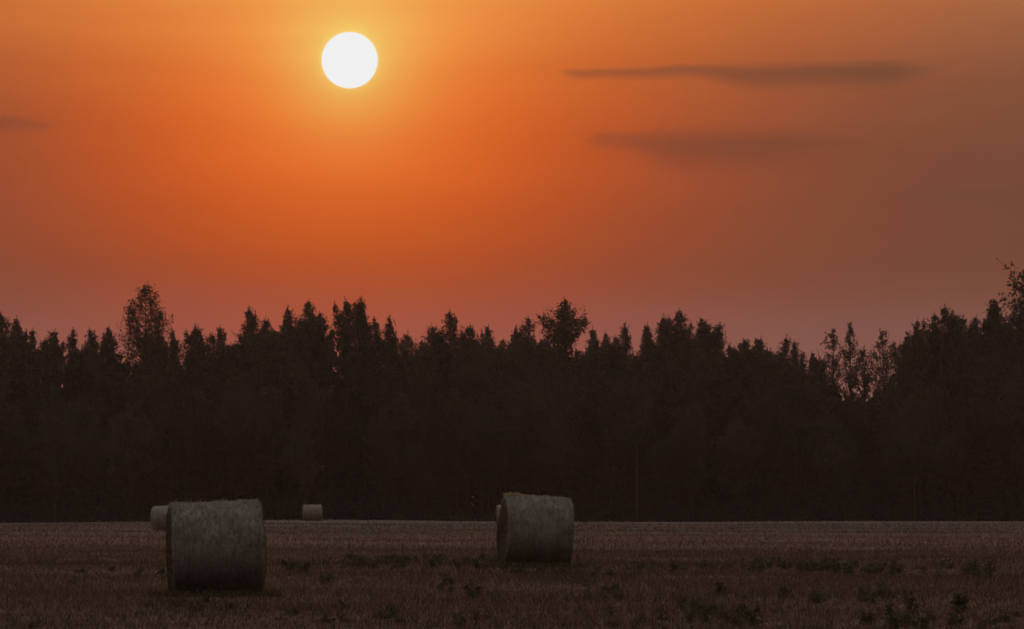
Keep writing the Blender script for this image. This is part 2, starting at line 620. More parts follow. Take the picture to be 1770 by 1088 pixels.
    if style == 'sparse':   # bare upright twigs
        for _ in range(14):
            z = r.uniform(zb, h * 0.8)
            s0 = trunk_at(z)
            az = r.uniform(0, 6.28)
            L = r.uniform(0.4, 1.0) * rad
            hh = r.uniform(1.2, 2.6)
            e = s0 + np.array([math.cos(az) * L, math.sin(az) * L, hh])
            m2 = s0 + np.array([math.cos(az) * L * 0.9, math.sin(az) * L * 0.9, hh * 0.4])
            q = np.linspace(0, 1, 5)[:, None]
            paths.append(((1 - q) ** 2 * s0 + 2 * q * (1 - q) * m2 + q * q * e, np.array([0.045, 0.04, 0.03, 0.022, 0.012])))
    P = np.concatenate(pts)
    Sz = np.concatenate(sizes)
    P[:, 2] = np.maximum(P[:, 2], 0.15)
    Vl, Fl = leaf_quads(P, Sz, r)
    Vt, Ft = tubes(paths, 5)
    return make_mesh(name + '_trunk', Vt, Ft, mat_bark, smooth=True), make_mesh(name + '_crown', Vl, Fl, mat_leaf)


def place_tree(name, px, ytop, hw, ybot, style, label, d=478.0, mat=None, bark=None, group=None, lean=0.0, dens=1.0, leafk=1.0, slim=1.0):
    r = np.random.default_rng(abs(int(px * 13 + ytop * 7)) + 11)
    x = px_x(px, d)
    g = float(ground_z(x, d))
    h = px_z(ytop, d) - g
    if style in ('birch', 'spire', 'dome'):
        ybot = ytop + max(120, 4.2 * hw)
        hw *= 1.6 if style != 'dome' else 1.4
    zb = max(0.6, px_z(ybot, d) - g)
    tm_, cm_ = tree_meshes(name, h, zb, hw / PXR * d, style, r, mat or M_LEAF, bark or M_BARK, lean, dens, leafk, slim)
    e = empty(name, (x, d, g), 0)
    tag(e, label, 'tree', group)
    obj('trunk', tm_, e)
    obj('crown', cm_, e)
    return e


# ------------------------------------------------------------------ skyline trees, left to right
SKY_TREES = [
    # name, px, ytop, half width px, crown bottom y, style, distance, label
    ('birch_tree', -3, 536, 20, 690, 'birch', 480, 'slim tree whose crown is cut by the left edge of the picture'),
    ('birch_tree', 27, 548, 19, 690, 'birch', 477, 'small pointed birch next to the tree cut by the left edge'),
    ('leafy_tree', 52, 568, 15, 690, 'birch', 483, 'low thin treetop filling the dip right of the leftmost pointed birch'),
    ('leafy_tree', 92, 570, 19, 690, 'dome', 478, 'rounded low treetop, first bump right of the leftmost dip'),
    ('leafy_tree', 121, 567, 12, 690, 'spire', 481, 'narrow pointed treetop second left of the curved thin tree beside the weeping birch'),
    ('birch_tree', 154, 567, 12, 690, 'birch', 477, 'narrow wispy birch just left of the bent treetop near the weeping birch'),
    ('birch_tree', 180, 563, 20, 690, 'birch', 480, 'bent treetop touching the left side of the tall weeping birch'),
    ('weeping_birch', 245, 488, 60, 650, 'weeping', 474, 'tall weeping birch standing far above its neighbours on the left'),
    ('leafy_tree', 272, 574, 26, 690, 'dome', 484, 'dense round treetop against the right foot of the weeping birch crown'),
    ('birch_tree', 294, 568, 10, 690, 'birch', 480, 'thin leaning treetop between the weeping birch and the bright gap'),
    ('leafy_tree', 338, 564, 29, 690, 'dome', 478, 'broad bushy tree just right of the bright gap beside the weeping birch'),
    ('birch_tree', 381, 562, 13, 690, 'spire', 482, 'narrow pointed treetop left of the broad birch with the double peak'),
    ('birch_tree', 432, 529, 32, 700, 'birch', 478, 'broad birch with a double peak, second high crown from the left'),
    ('birch_tree', 459, 548, 12, 690, 'birch', 483, 'small side top on the right shoulder of the double-peaked birch'),
    ('birch_tree', 497, 529, 18, 690, 'birch', 480, 'slim treetop leaning on the left side of the wide clump before the twin birches'),
    ('leafy_tree', 530, 517, 30, 700, 'birch', 476, 'highest tree of the wide clump left of the purple twin birches'),
    ('leafy_tree', 558, 540, 22, 690, 'dome', 482, 'lower right shoulder tree of the wide clump left of the twin birches'),
    ('birch_tree', 598, 514, 17, 690, 'birch', 475, 'left one of the twin birches under the sun'),
    ('birch_tree', 619, 514, 16, 690, 'birch', 478, 'right one of the twin birches, its tip swept to the right'),
    ('leafy_tree', 641, 549, 22, 690, 'birch', 481, 'lower leafy tree against the right side of the twin birches'),
    ('leafy_tree', 674, 547, 20, 690, 'birch', 477, 'slim oval treetop standing alone right of the twin birches'),
    ('leafy_tree', 702, 572, 15, 690, 'birch', 483, 'thin see-through treetop right of the slim oval tree'),
    ('leafy_tree', 733, 560, 21, 690, 'birch', 479, 'thin feathery treetop leaning right, left of the steep pointed tree'),
    ('pointed_tree', 779, 536, 30, 690, 'spire', 477, 'steep pointed tree midway between the twin birches and the tall round crown'),
    ('leafy_tree', 808, 562, 20, 690, 'dome', 481, 'right shoulder of the steep pointed tree in the middle of the skyline'),
    ('pointed_tree', 850, 561, 25, 690, 'spire', 478, 'lone conical tree between the steep pointed tree and the tall round crown'),
    ('leafy_tree', 882, 582, 16, 690, 'dome', 483, 'low bushy top in the dip left of the tall round crown'),
    ('birch_tree', 914, 547, 24, 690, 'birch', 480, 'slanting treetop touching the left side of the tall round crown'),
    ('round_tree', 974, 515, 60, 622, 'round', 472, 'tall round-crowned tree with three lobes in the middle of the skyline'),
    ('pointed_tree', 1028, 565, 15, 690, 'spire', 480, 'thin pointed tree right beside the tall round crown'),
    ('leafy_tree', 1053, 573, 17, 690, 'birch', 483, 'small wispy top between the thin pointed tree and two little weeping birches'),
    ('weeping_birch', 1079, 560, 21, 690, 'weeping', 477, 'left one of the two little weeping birches right of the tall round crown'),
    ('weeping_birch', 1118, 558, 24, 690, 'weeping', 479, 'right one of the two little weeping birches right of the tall round crown'),
    ('birch_tree', 1158, 543, 22, 690, 'birch', 481, 'left top of the high birch clump right of the little weeping birches'),
    ('birch_tree', 1182, 533, 24, 690, 'birch', 476, 'highest top of the high birch clump right of the little weeping birches'),
    ('leafy_tree', 1217, 550, 26, 690, 'dome', 479, 'broad right top of the high birch clump'),
    ('leafy_tree', 1246, 566, 17, 690, 'birch', 483, 'thin outer top sloping down right of the high birch clump'),
    ('leafy_tree', 1284, 585, 22, 690, 'dome', 480, 'low knobbly treetop at the end of the slope from the high birch clump'),
    ('leafy_tree', 1312, 582, 20, 690, 'dome', 477, 'low round treetop just left of the last pointed pair before the see-through trees'),
    ('pointed_tree', 1353, 579, 20, 690, 'spire', 480, 'pointed tree, left one of the pair before the see-through trees'),
    ('pointed_tree', 1376, 588, 18, 690, 'spire', 478, 'pointed tree, right one of the pair before the see-through trees'),
    ('leafy_tree', 1409, 610, 18, 700, 'dome', 476, 'low dense treetop at the left foot of the see-through trees'),
    ('thin_tree', 1438, 568, 34, 690, 'sparse', 474, 'see-through tree with bare upright twigs, left of the deep notch'),
    ('thin_tree', 1470, 557, 17, 690, 'sparse', 477, 'see-through tree ending in one little tuft of leaves above the deep notch'),
    ('thin_tree', 1497, 600, 22, 690, 'sparse', 479, 'lowest see-through tree standing in the deep notch'),
    ('thin_tree', 1529, 570, 30, 690, 'sparse', 475, 'see-through tree with bare twigs, right of the deep notch'),
    ('leafy_tree', 1566, 574, 22, 690, 'dome', 478, 'treetop at the left end of the slope rising to the right edge'),
    ('birch_tree', 1589, 553, 19, 690, 'birch', 475, 'thin spiky treetop second on the slope rising to the right edge'),
    ('birch_tree', 1632, 527, 26, 690, 'birch', 471, 'spiky high treetop halfway up the slope rising to the right edge'),
    ('leafy_tree', 1656, 538, 24, 690, 'dome', 474, 'lower shoulder right of the spiky high treetop on the rising slope'),
    ('leafy_tree', 1684, 545, 20, 690, 'birch', 476, 'treetop in the dip before the tall aspen at the right edge'),
    ('aspen_tree', 1716, 520, 40, 700, 'aspen', 470, 'aspen with loose coarse leaves second from the right edge'),
    ('aspen_tree', 1800, 405, 115, 690, 'aspen', 466, 'tallest tree, a coarse-leaved aspen cut by the right edge'),
]
for (nm, px, yt, hw, yb, sty, d, lab) in SKY_TREES:
    place_tree(nm, px, yt, hw, yb, sty, lab, d, bark=M_BARK,
               lean=0.35 if px in (619, 180, 294, 733) else 0.0, dens={'dome': 1.15, 'weeping': 0.72, 'round': 0.78, 'sparse': 1.25, 'aspen': 2.3 if px > 1790 else 1.3}.get(sty, 0.95))

# ------------------------------------------------------------------ the wood's solid mass below the skyline
ENV = np.array([(-300, 580), (0, 585), (45, 588), (70, 596), (130, 594), (165, 596), (200, 606), (240, 616), (286, 628), (300, 612), (320, 600), (350, 584), (415, 582), (465, 570), (480, 560), (520, 555),
                (575, 564), (600, 586), (620, 580), (640, 566), (660, 586), (697, 612), (720, 590), (745, 578), (765, 568), (800, 574), (828, 588), (850, 586), (870, 590), (890, 584), (925, 578), (960, 584), (1000, 586),
                (1016, 598), (1040, 588), (1066, 586), (1096, 607), (1120, 592), (1140, 586), (1200, 576), (1235, 588), (1262, 604), (1300, 600), (1332, 602), (1375, 606), (1394, 632), (1440, 650), (1462, 670), (1500, 672),
                (1525, 650), (1560, 606), (1590, 580), (1640, 566), (1700, 560), (1770, 545), (2100, 520)], float)

# templates for the trees of the mass
TEMPL = []
for i in range(8):
    r = np.random.default_rng(300 + i)
    hh = 10.0
    tr_, cr_ = tree_meshes('wood_tree', hh, 1.0 + 1.2 * (i % 3), 2.1 + 0.35 * (i % 4), 'dome' if i % 2 else 'birch', r,
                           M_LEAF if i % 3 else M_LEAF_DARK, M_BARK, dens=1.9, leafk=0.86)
    TEMPL.append((tr_, cr_))
rw = np.random.default_rng(77)
MASS_LABEL = 'dark leafy tree merged into the shadowed body of the wood below the distinct treetops'
for row, (d0, sp, drop) in enumerate(((471.0, 44, 12), (466.0, 54, 66), (461.0, 62, 130))):
    px = -190.0 + row * 17
    while px < 1960:
        p = px + rw.uniform(-14, 14)
        d = d0 + rw.uniform(-1.8, 1.8)
        yt = np.interp(p, ENV[:, 0], ENV[:, 1])
        yt = max(yt, np.interp(p - 28, ENV[:, 0], ENV[:, 1]) - 8, np.interp(p + 28, ENV[:, 0], ENV[:, 1]) - 8)
        yt += drop * rw.uniform(0.5, 1.35) + (-16 if row == 0 else 4)
        x = px_x(p, d)
        g = float(ground_z(x, d))
        h = px_z(yt, d) - g
        k = int(rw.integers(0, 8))
        e = empty('forest_tree', (x, d, g), rw.uniform(0, 6.28))
        s = h / 10.2
        e.scale = (max(0.8, s) * rw.uniform(0.9, 1.15),) * 2 + (s,)
        tag(e, MASS_LABEL, 'tree', 'trees of the dark wood below the skyline')
        obj('trunk', TEMPL[k][0], e)
        obj('crown', TEMPL[k][1], e)
        px += sp

# the depth of the wood behind: foliage nobody could count
n = 165000
p = rw.uniform(-330, 2100, n)
d = rw.uniform(484, 506, n)
top = np.interp(p, ENV[:, 0], ENV[:, 1]) + 10 + rw.gamma(1.2, 9, n)
yy = top + (905 - top) * rw.uniform(0, 1, n) ** 0.7
P = np.stack([px_x(p, d), d, np.maximum(0.2, px_z(yy, d))], 1)
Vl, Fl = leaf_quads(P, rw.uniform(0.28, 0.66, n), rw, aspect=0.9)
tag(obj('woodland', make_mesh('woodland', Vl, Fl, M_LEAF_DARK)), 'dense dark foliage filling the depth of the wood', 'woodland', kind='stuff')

# undergrowth along the edge of the wood
n = 110000
p = rw.uniform(-260, 2030, n)
d = rw.uniform(456, 470, n)
x = px_x(p, d)
hmax = 2.3 + 1.5 * np.sin(x * 0.55) * np.sin(x * 0.21 + 2) + 0.5 * np.sin(x * 1.7 + d)
hmax = np.maximum(0.35, hmax * sm(d, 454, 461))
P = np.stack([x, d, ground_z(x, d) + hmax * rw.uniform(0, 1, n)], 1)
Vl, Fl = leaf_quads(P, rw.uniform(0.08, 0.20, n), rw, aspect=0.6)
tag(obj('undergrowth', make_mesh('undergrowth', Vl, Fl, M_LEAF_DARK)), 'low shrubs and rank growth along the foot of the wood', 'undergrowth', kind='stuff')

# slim birches with pale stems in front of the wood
for (px, yt, yb, d, lab) in [(1101, 640, 720, 457.5, 'slim pale birch stem showing faintly in the dark wood right of centre'),
                             (1580, 655, 715, 457, 'slim pale birch stem showing faintly in the dark wood at the right'),
                             (95, 690, 790, 458, 'slim pale birch stem showing faintly in the dark wood at far left'),
                             (527, 730, 800, 458, 'slim dim birch stem rising behind the smallest far bale')]:
    place_tree('birch_tree', px, yt, 26, yb, 'birch', lab, d, mat=M_LEAF, bark=M_BIRCH, dens=0.6, slim=0.5)


# ------------------------------------------------------------------ hay bales
def bale_meshes(name, W, Rad, nseg, nlen, r, fuzz):
    """round bale lying on its side, axis along local X, resting on z = 0"""
    ph = r.uniform(0, 6.28, 24)

    def lump(th, u):
        s = 0.010 * np.sin(2 * th + ph[0]) + 0.008 * np.sin(3 * th + ph[1] + 2 * u) + 0.006 * np.sin(5 * th + ph[2] - 3 * u)
        s = s + 0.006 * np.sin(7 * u + ph[3] + np.sin(th * 2)) + 0.004 * np.sin(13 * u + ph[4]) + 0.003 * np.sin(29 * u + ph[5] + 3 * np.sin(th))
        s = s + 0.0035 * np.sin(41 * u + 11 * th + ph[6]) * np.sin(17 * th + ph[7]) + 0.002 * np.sin(83 * u + ph[8])
        return s
    # lateral profile with rounded shoulders
    us = np.concatenate([-1 + (1 - np.cos(np.linspace(0, math.pi / 2, 6)[:-1])) * 0.10, np.linspace(-0.9, 0.9, nlen), 1 - (1 - np.cos(np.linspace(math.pi / 2, 0, 6)[1:])) * 0.10])
    sh = np.ones_like(us)
    e = np.clip((np.abs(us) - 0.9) / 0.1, 0, 1)
    sh = 1 - 0.085 * (1 - np.sqrt(np.clip(1 - e * e, 0, 1)))
    th = np.arange(nseg) * 2 * math.pi / nseg
    U, T = np.meshgrid(us, th, indexing='ij')
    rr = Rad * (sh[:, None] + lump(T, U)) + r.normal(0, 0.0035, U.shape)
    x = U * W / 2 + 0.012 * np.sin(3 * T + ph[9]) * np.sign(U) * (np.abs(U) > 0.85)
    y = rr * np.sin(T)
    z = rr * np.cos(T)

    def settle(y, z):   # the bale sits down and bulges a little
        zz = np.where(z < -0.90 * Rad, -0.90 * Rad + (z + 0.90 * Rad) * 0.35, z)
        k = np.clip((-z / Rad + 0.2), 0, 1.2)
        return y * (1 + 0.035 * k), zz + 0.935 * Rad
    y, z = settle(y, z)
    V = np.stack([x, y, z], -1).reshape(-1, 3)
    nu = len(us)
    i = (np.arange(nu - 1)[:, None] * nseg + np.arange(nseg)[None]).ravel()
    j = (np.arange(nu - 1)[:, None] * nseg + (np.arange(nseg)[None] + 1) % nseg).ravel()
    wrap = make_mesh(name + '_wrap', V, np.stack([i, j, j + nseg, i + nseg], 1), M_WRAP, smooth=True)
    ends = []
    for sgn in (-1, 1):
        nr = 14 if nseg > 100 else 6
        fr = np.linspace(1.0, 0.0, nr)
        edge = rr[0 if sgn < 0 else -1]
        ex = x[0 if sgn < 0 else -1]
        FR, TT = np.meshgrid(fr, th, indexing='ij')
        rad2 = FR * edge[None]
        bul = 0.035 * (1 - FR ** 2) + 0.018 * np.sin(FR * 34 + TT) * (FR < 0.97) * (FR > 0.05) + r.normal(0, 0.008, FR.shape) * (FR < 0.99)
        xx = ex[None] * FR + (1 - FR) * sgn * W / 2 + sgn * bul
        yy, zz = settle(rad2 * np.sin(TT), rad2 * np.cos(TT))
        Ve = np.stack([xx, yy, zz], -1).reshape(-1, 3)
        i = (np.arange(nr - 1)[:, None] * nseg + np.arange(nseg)[None]).ravel()
        j = (np.arange(nr - 1)[:, None] * nseg + (np.arange(nseg)[None] + 1) % nseg).ravel()
        ends.append(make_mesh(name + '_end', Ve, np.stack([i, i + nseg, j + nseg, j], 1) if sgn > 0 else np.stack([i, j, j + nseg, i + nseg], 1), M_END, smooth=True))
    straw = None
    if fuzz:
        n = fuzz
        u = r.uniform(-0.99, 0.99, n)
        u[: n // 5] = np.sign(u[: n // 5]) * r.uniform(0.80, 0.98, n // 5)
        t = r.uniform(0, 2 * math.pi, n)
        t[n // 2:] = r.normal(0, 0.75, n - n // 2)
        shq = 1 - 0.085 * (1 - np.sqrt(np.clip(1 - np.clip((np.abs(u) - 0.9) / 0.1, 0, 1) ** 2, 0, 1)))
        rq = Rad * (shq + lump(t, u))
        nrm = np.stack([np.zeros(n), np.sin(t), np.cos(t)], 1)
        tan = np.stack([r.normal(0, 0.45, n), np.cos(t), -np.sin(t)], 1) * r.choice([-1, 1], n)[:, None]
        tan /= np.linalg.norm(tan, axis=1, keepdims=True)
        yb, zb = settle(rq * np.sin(t), rq * np.cos(t))
        b = np.stack([u * W / 2, yb, zb], 1)
        L = r.uniform(0.05, 0.13, n)[:, None]
        lift = r.gamma(1.3, 0.006, n)[:, None]
        mid = b + tan * L * 0.5 + nrm * lift
        tip = b + tan * L + nrm * lift * r.uniform(0.3, 2.0, n)[:, None]
        wv = np.cross(tan, nrm) * r.uniform(0.0015, 0.0038, n)[:, None]
        V = np.stack([b - wv, b + wv, mid + wv, mid - wv, tip + wv * 0.4, tip - wv * 0.4], 1).reshape(-1, 3)
        k = np.arange(n)[:, None] * 6
        F = np.concatenate([k + np.array([[0, 1, 2, 3]]), k + np.array([[3, 2, 4, 5]])])
        c = np.array([0.39, 0.34, 0.28]) * r.uniform(0.45, 1.25, (n, 1))
        straw = make_mesh(name + '_straw', V, F, M_STRAW, np.repeat(c, 6, 0))
    return wrap, ends, straw


def tuft_mesh(name, spots, r, n=420):
    """loose hay lying along the top edge of a bale"""
    VV, CC = [], []
    for (cx, cy, cz, sx, sz, k) in spots:
        b = np.stack([r.normal(cx, sx, k), r.normal(cy, 0.05, k), cz + np.abs(r.normal(0, sz, k)) - 0.01], 1)
        a = r.normal(size=(k, 3)) * np.array([1, 0.7, 0.45])
        a /= np.linalg.norm(a, axis=1, keepdims=True)
        L = r.uniform(0.03, 0.10, k)[:, None]
        s = np.cross(a, r.normal(size=(k, 3)))
        s /= np.linalg.norm(s, axis=1, keepdims=True)
        s *= r.uniform(0.002, 0.006, k)[:, None]
        VV.append(np.stack([b - a * L / 2 - s, b - a * L / 2 + s, b + a * L / 2 + s, b + a * L / 2 - s], 1).reshape(-1, 3))
        CC.append(np.repeat(np.array([0.62, 0.45, 0.27]) * r.uniform(0.7, 1.2, (k, 1)), 4, 0))
    V = np.concatenate(VV)
    return make_mesh(name, V, np.arange(len(V)).reshape(-1, 4), M_STRAW, np.concatenate(CC))


def place_bale(px, d, W, Rad, rz, label, seed, fine, tilt=0.0, sink=0.03, tufts=None):
    r = np.random.default_rng(seed)
    wrap, ends, straw = bale_meshes('hay_bale', W, Rad, 220 if fine else 64, 84 if fine else 22, r, 5600 if fine else 0)
    x = px_x(px, d)
    e = empty('hay_bale', (x, d, float(ground_z(x, d)) - sink), rz)
    e.rotation_euler = (0, tilt, rz)
    tag(e, label, 'hay bale', 'round hay bales on the field')
    obj('net_wrap', wrap, e)
    for m_ in ends:
        obj('end_face', m_, e)
    if straw:
        tag(obj('straw_fuzz', straw, e), kind='stuff')
    if tufts:
        tag(obj('loose_hay', tuft_mesh('loose_hay', tufts, r), e), kind='stuff')
    return e


Tz = 1.935 * 0.70
place_bale(376, 89.6, 1.35, 0.748, R(6), 'nearest and largest round hay bale, net-wrapped, at the left of the field', 5, True, tilt=R(-1.6), sink=0.05)
place_bale(922, 119.0, 1.31, 0.745, R(8), 'round hay bale near the middle of the field with glowing loose hay on top', 9, True, tilt=R(3.4), sink=0.06,
           tufts=[(-0.48, 0.04, 1.448, 0.075, 0.018, 480), (-0.28, 0.04, 1.445, 0.10, 0.009, 260), (0.05, 0.04, 1.442, 0.25, 0.006, 220), (0.20, 0.04, 1.442, 0.03, 0.014, 40)])
place_bale(296, 312, 1.75, 0.70, R(-9), 'far pale hay bale half hidden behind the nearest bale', 13, False, tilt=R(-4.5))
place_bale(540, 432, 1.36, 0.62, R(3), 'smallest hay bale, standing alone far off against the dark wood', 17, False)
place_bale(876, 395, 1.36, 0.68, R(5), 'far hay bale of which only a pale edge shows left of the middle bale', 21, False)


# ------------------------------------------------------------------ dry grass and stubble
def blades(x, y, h, wd, col, r, lean=0.95):
    n = len(x)
    z = ground_z(x, y) - 0.01
    az = r.uniform(0, 2 * math.pi, n)
    ld = r.uniform(0, 2 * math.pi, n)
    ln = np.abs(r.normal(0, lean, n)) * h
    b = np.stack([x, y, z], 1)
    wv = np.stack([np.cos(az), np.sin(az), np.zeros(n)], 1) * wd[:, None] * 0.5
    mid = b + np.stack([np.cos(ld) * ln * 0.3, np.sin(ld) * ln * 0.3, h * 0.6], 1)
    tip = b + np.stack([np.cos(ld) * ln, np.sin(ld) * ln, h], 1)
    V = np.stack([b - wv, b + wv, mid + wv * 0.8, mid - wv * 0.8, tip], 1).reshape(-1, 3)
    k = np.arange(n)[:, None] * 5
    F = np.concatenate([k + np.array([[0, 1, 2]]), k + np.array([[0, 2, 3]]), k + np.array([[3, 2, 4]])])
    return V, F, np.repeat(col, 5, 0)


def grass_colors(x, y, r):
    n = len(x)
    pal = np.array([(0.275, 0.180, 0.120), (0.215, 0.128, 0.085), (0.155, 0.098, 0.064), (0.34, 0.25, 0.175), (0.105, 0.095, 0.045), (0.070, 0.088, 0.035)])
    gr = 0.20 + 0.32 * np.clip(patch(x, y) + 0.1, 0, 1)
    gr += 0.25 * np.exp(-((y - 136) / 7.0) ** 2)
    pick = np.where(r.uniform(size=n) < gr, r.integers(4, 6, n), r.choice([0, 1, 2, 3], n, p=[0.35, 0.3, 0.2, 0.15]))
    far = sm(y, 130, 330)[:, None]      # distance haze painted in: far blades paler and greyer, near ones darker
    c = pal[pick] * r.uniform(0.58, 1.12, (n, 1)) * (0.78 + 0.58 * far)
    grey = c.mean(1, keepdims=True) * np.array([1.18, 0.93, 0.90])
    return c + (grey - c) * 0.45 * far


rg = np.random.default_rng(21)


def spread(n, y0, y1, marg):
    y = np.sqrt(rg.uniform(y0 ** 2, y1 ** 2, n))
    x = rg.uniform(-1, 1, n) * (0.0865 * y + marg)
    return x, y


VS, FS, CS, off = [], [], [], 0
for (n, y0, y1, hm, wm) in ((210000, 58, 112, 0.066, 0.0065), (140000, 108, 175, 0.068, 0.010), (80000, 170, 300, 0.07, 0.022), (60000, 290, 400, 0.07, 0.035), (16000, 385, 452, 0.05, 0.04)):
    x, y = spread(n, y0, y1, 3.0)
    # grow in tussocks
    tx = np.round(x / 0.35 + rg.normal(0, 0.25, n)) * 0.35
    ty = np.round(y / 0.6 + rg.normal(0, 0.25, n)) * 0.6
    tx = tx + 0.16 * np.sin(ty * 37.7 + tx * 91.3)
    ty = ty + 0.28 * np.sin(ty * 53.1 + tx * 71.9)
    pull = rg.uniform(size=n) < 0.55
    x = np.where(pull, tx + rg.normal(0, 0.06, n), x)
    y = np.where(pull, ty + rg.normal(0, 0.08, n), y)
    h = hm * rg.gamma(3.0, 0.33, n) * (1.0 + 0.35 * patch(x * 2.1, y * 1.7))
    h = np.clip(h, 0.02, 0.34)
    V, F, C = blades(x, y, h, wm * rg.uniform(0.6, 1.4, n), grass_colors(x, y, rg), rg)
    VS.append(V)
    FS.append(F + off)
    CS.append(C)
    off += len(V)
# longer grass round the feet of the two near bales
for (bx, by, g_) in ((376, 89.6, 0.0), (924, 119.0, 0.0)):
    n = 3600
    x = px_x(bx, by) + rg.uniform(-1.0, 1.0, n)
    y = by - 0.55 - np.abs(rg.normal(0, 0.40, n))
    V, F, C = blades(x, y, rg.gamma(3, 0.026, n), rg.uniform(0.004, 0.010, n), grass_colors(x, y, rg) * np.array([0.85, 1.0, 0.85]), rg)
    VS.append(V)
    FS.append(F + off)
    CS.append(C)
    off += len(V)
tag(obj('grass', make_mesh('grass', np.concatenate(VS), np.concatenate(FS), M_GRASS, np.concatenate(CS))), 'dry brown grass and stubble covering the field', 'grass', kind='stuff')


# ------------------------------------------------------------------ green weeds
def weed_geometry(x, y, h, r, nst=5, leafs=9, size=0.07):
    """a leafy plant: stems as thin tubes, leaves as diamonds"""
    z = float(ground_z(x, y))
    paths, P, Sz = [], [], []
    for _ in range(nst):
        a = r.uniform(0, 6.28)
        s = r.uniform(0.05, 0.38) * h
        e = np.array([x + math.cos(a) * s, y + math.sin(a) * s, z + h * r.uniform(0.6, 1.0)])
        b = np.array([x + r.normal(0, 0.02), y + r.normal(0, 0.02), z - 0.01])
        m_ = (b + e) / 2 + np.array([0, 0, 0.1 * h])
        paths.append((np.stack([b, m_, e]), np.array([0.006, 0.005, 0.003])))
        q = r.uniform(0.12, 1.03, leafs)[:, None]
        P.append((1 - q) ** 2 * b + 2 * q * (1 - q) * m_ + q * q * e + r.normal(0, 0.035, (leafs, 3)))
        Sz.append(size * r.uniform(0.6, 1.4, leafs))
    Vl, Fl = leaf_quads(np.concatenate(P), np.concatenate(Sz), r, aspect=0.55)
    Vs, Fs = tubes(paths, 3)
    return Vl, Fl, Vs, Fs


def ground_at(px, py):
    d = CAMH * PXR / (py - HOR)
    for _ in range(3):
        d = (CAMH - float(ground_z(px_x(px, d), d))) * PXR / (py - HOR)
    return px_x(px, d), d


PATCHES = [  # px0, px1, py0, py1, plants, height
    (1190, 1310, 1058, 1084, 46, 0.20), (1170, 1225, 1046, 1062, 10, 0.18), (1010, 1075, 1012, 1050, 16, 0.15), (1040, 1180, 1052, 1086, 14, 0.12),
    (485, 545, 980, 990, 22, 0.20), (590, 770, 968, 984, 90, 0.24), (775, 860, 966, 984, 34, 0.22), (550, 580, 995, 1015, 8, 0.16),
    (762, 790, 1004, 1025, 12, 0.2), (805, 828, 1014, 1035, 12, 0.22), (1080, 1300, 980, 990, 40, 0.15), (1300, 1440, 974, 992, 80, 0.24), (1440, 1560, 978, 996, 66, 0.24),
    (1590, 1720, 978, 1000, 44, 0.22), (1380, 1420, 1028, 1046, 12, 0.18), (1470, 1500, 1028, 1045, 8, 0.18), (1505, 1545, 1018, 1048, 14, 0.22),
    (1490, 1600, 1068, 1090, 26, 0.22), (1640, 1660, 1078, 1092, 6, 0.2), (300, 420, 1034, 1060, 14, 0.07), (50, 80, 1074, 1090, 6, 0.10), (1000, 1170, 985, 1005, 18, 0.10),
    (500, 700, 1040, 1086, 26, 0.09), (680, 900, 1050, 1090, 20, 0.11), (120, 280, 985, 1010, 16, 0.10), (1560, 1760, 1050, 1088, 18, 0.14), (862, 985, 980, 990, 36, 0.10)]
VS, FS, off = [], [], 0
for (a, b, c, d_, n, h) in PATCHES:
    for _ in range(int(n * 0.45)):
        x, y = ground_at(rg.uniform(a, b), rg.uniform(c, d_))
        Vl, Fl, Vs, Fs = weed_geometry(x, y, h * rg.uniform(0.22, 0.75), rg, int(rg.integers(4, 8)), 9, 0.06 if y < 110 else 0.08)
        VS += [Vl, Vs]
        FS += [Fl + off, Fs + off + len(Vl)]
        off += len(Vl) + len(Vs)
tag(obj('weeds', make_mesh('weeds', np.concatenate(VS), np.concatenate(FS), M_WEED)), 'patches of low green weeds growing through the dry grass', 'weeds', kind='stuff')

for (px, py, h, nst, lab) in [(1245, 1028, 0.17, 5, 'small dark weed standing alone right of the middle bale, above the big green patch'),
                              (1356, 1032, 0.17, 5, 'small dark weed standing alone in the middle of the right foreground'),
                              (1577, 1062, 0.29, 6, 'tall upright dark weed with crossing leaves in the right foreground'),
                              (1658, 1058, 0.24, 14, 'bushy blue-green weed near the right end of the foreground')]:
    x, y = ground_at(px, py)
    Vl, Fl, Vs, Fs = weed_geometry(0, 0, h, rg, nst, 13, 0.07)
    g = float(ground_z(0, 0))
    Vl[:, 2] -= g
    Vs[:, 2] -= g
    e = empty('weed_plant', (x, y, float(ground_z(x, y))))
    tag(e, lab, 'weed', 'single weeds in the foreground')
    obj('leaves', make_mesh('weed_leaves', Vl, Fl, M_WEED), e)
    obj('stems', make_mesh('weed_stems', Vs, Fs, M_WEED), e)


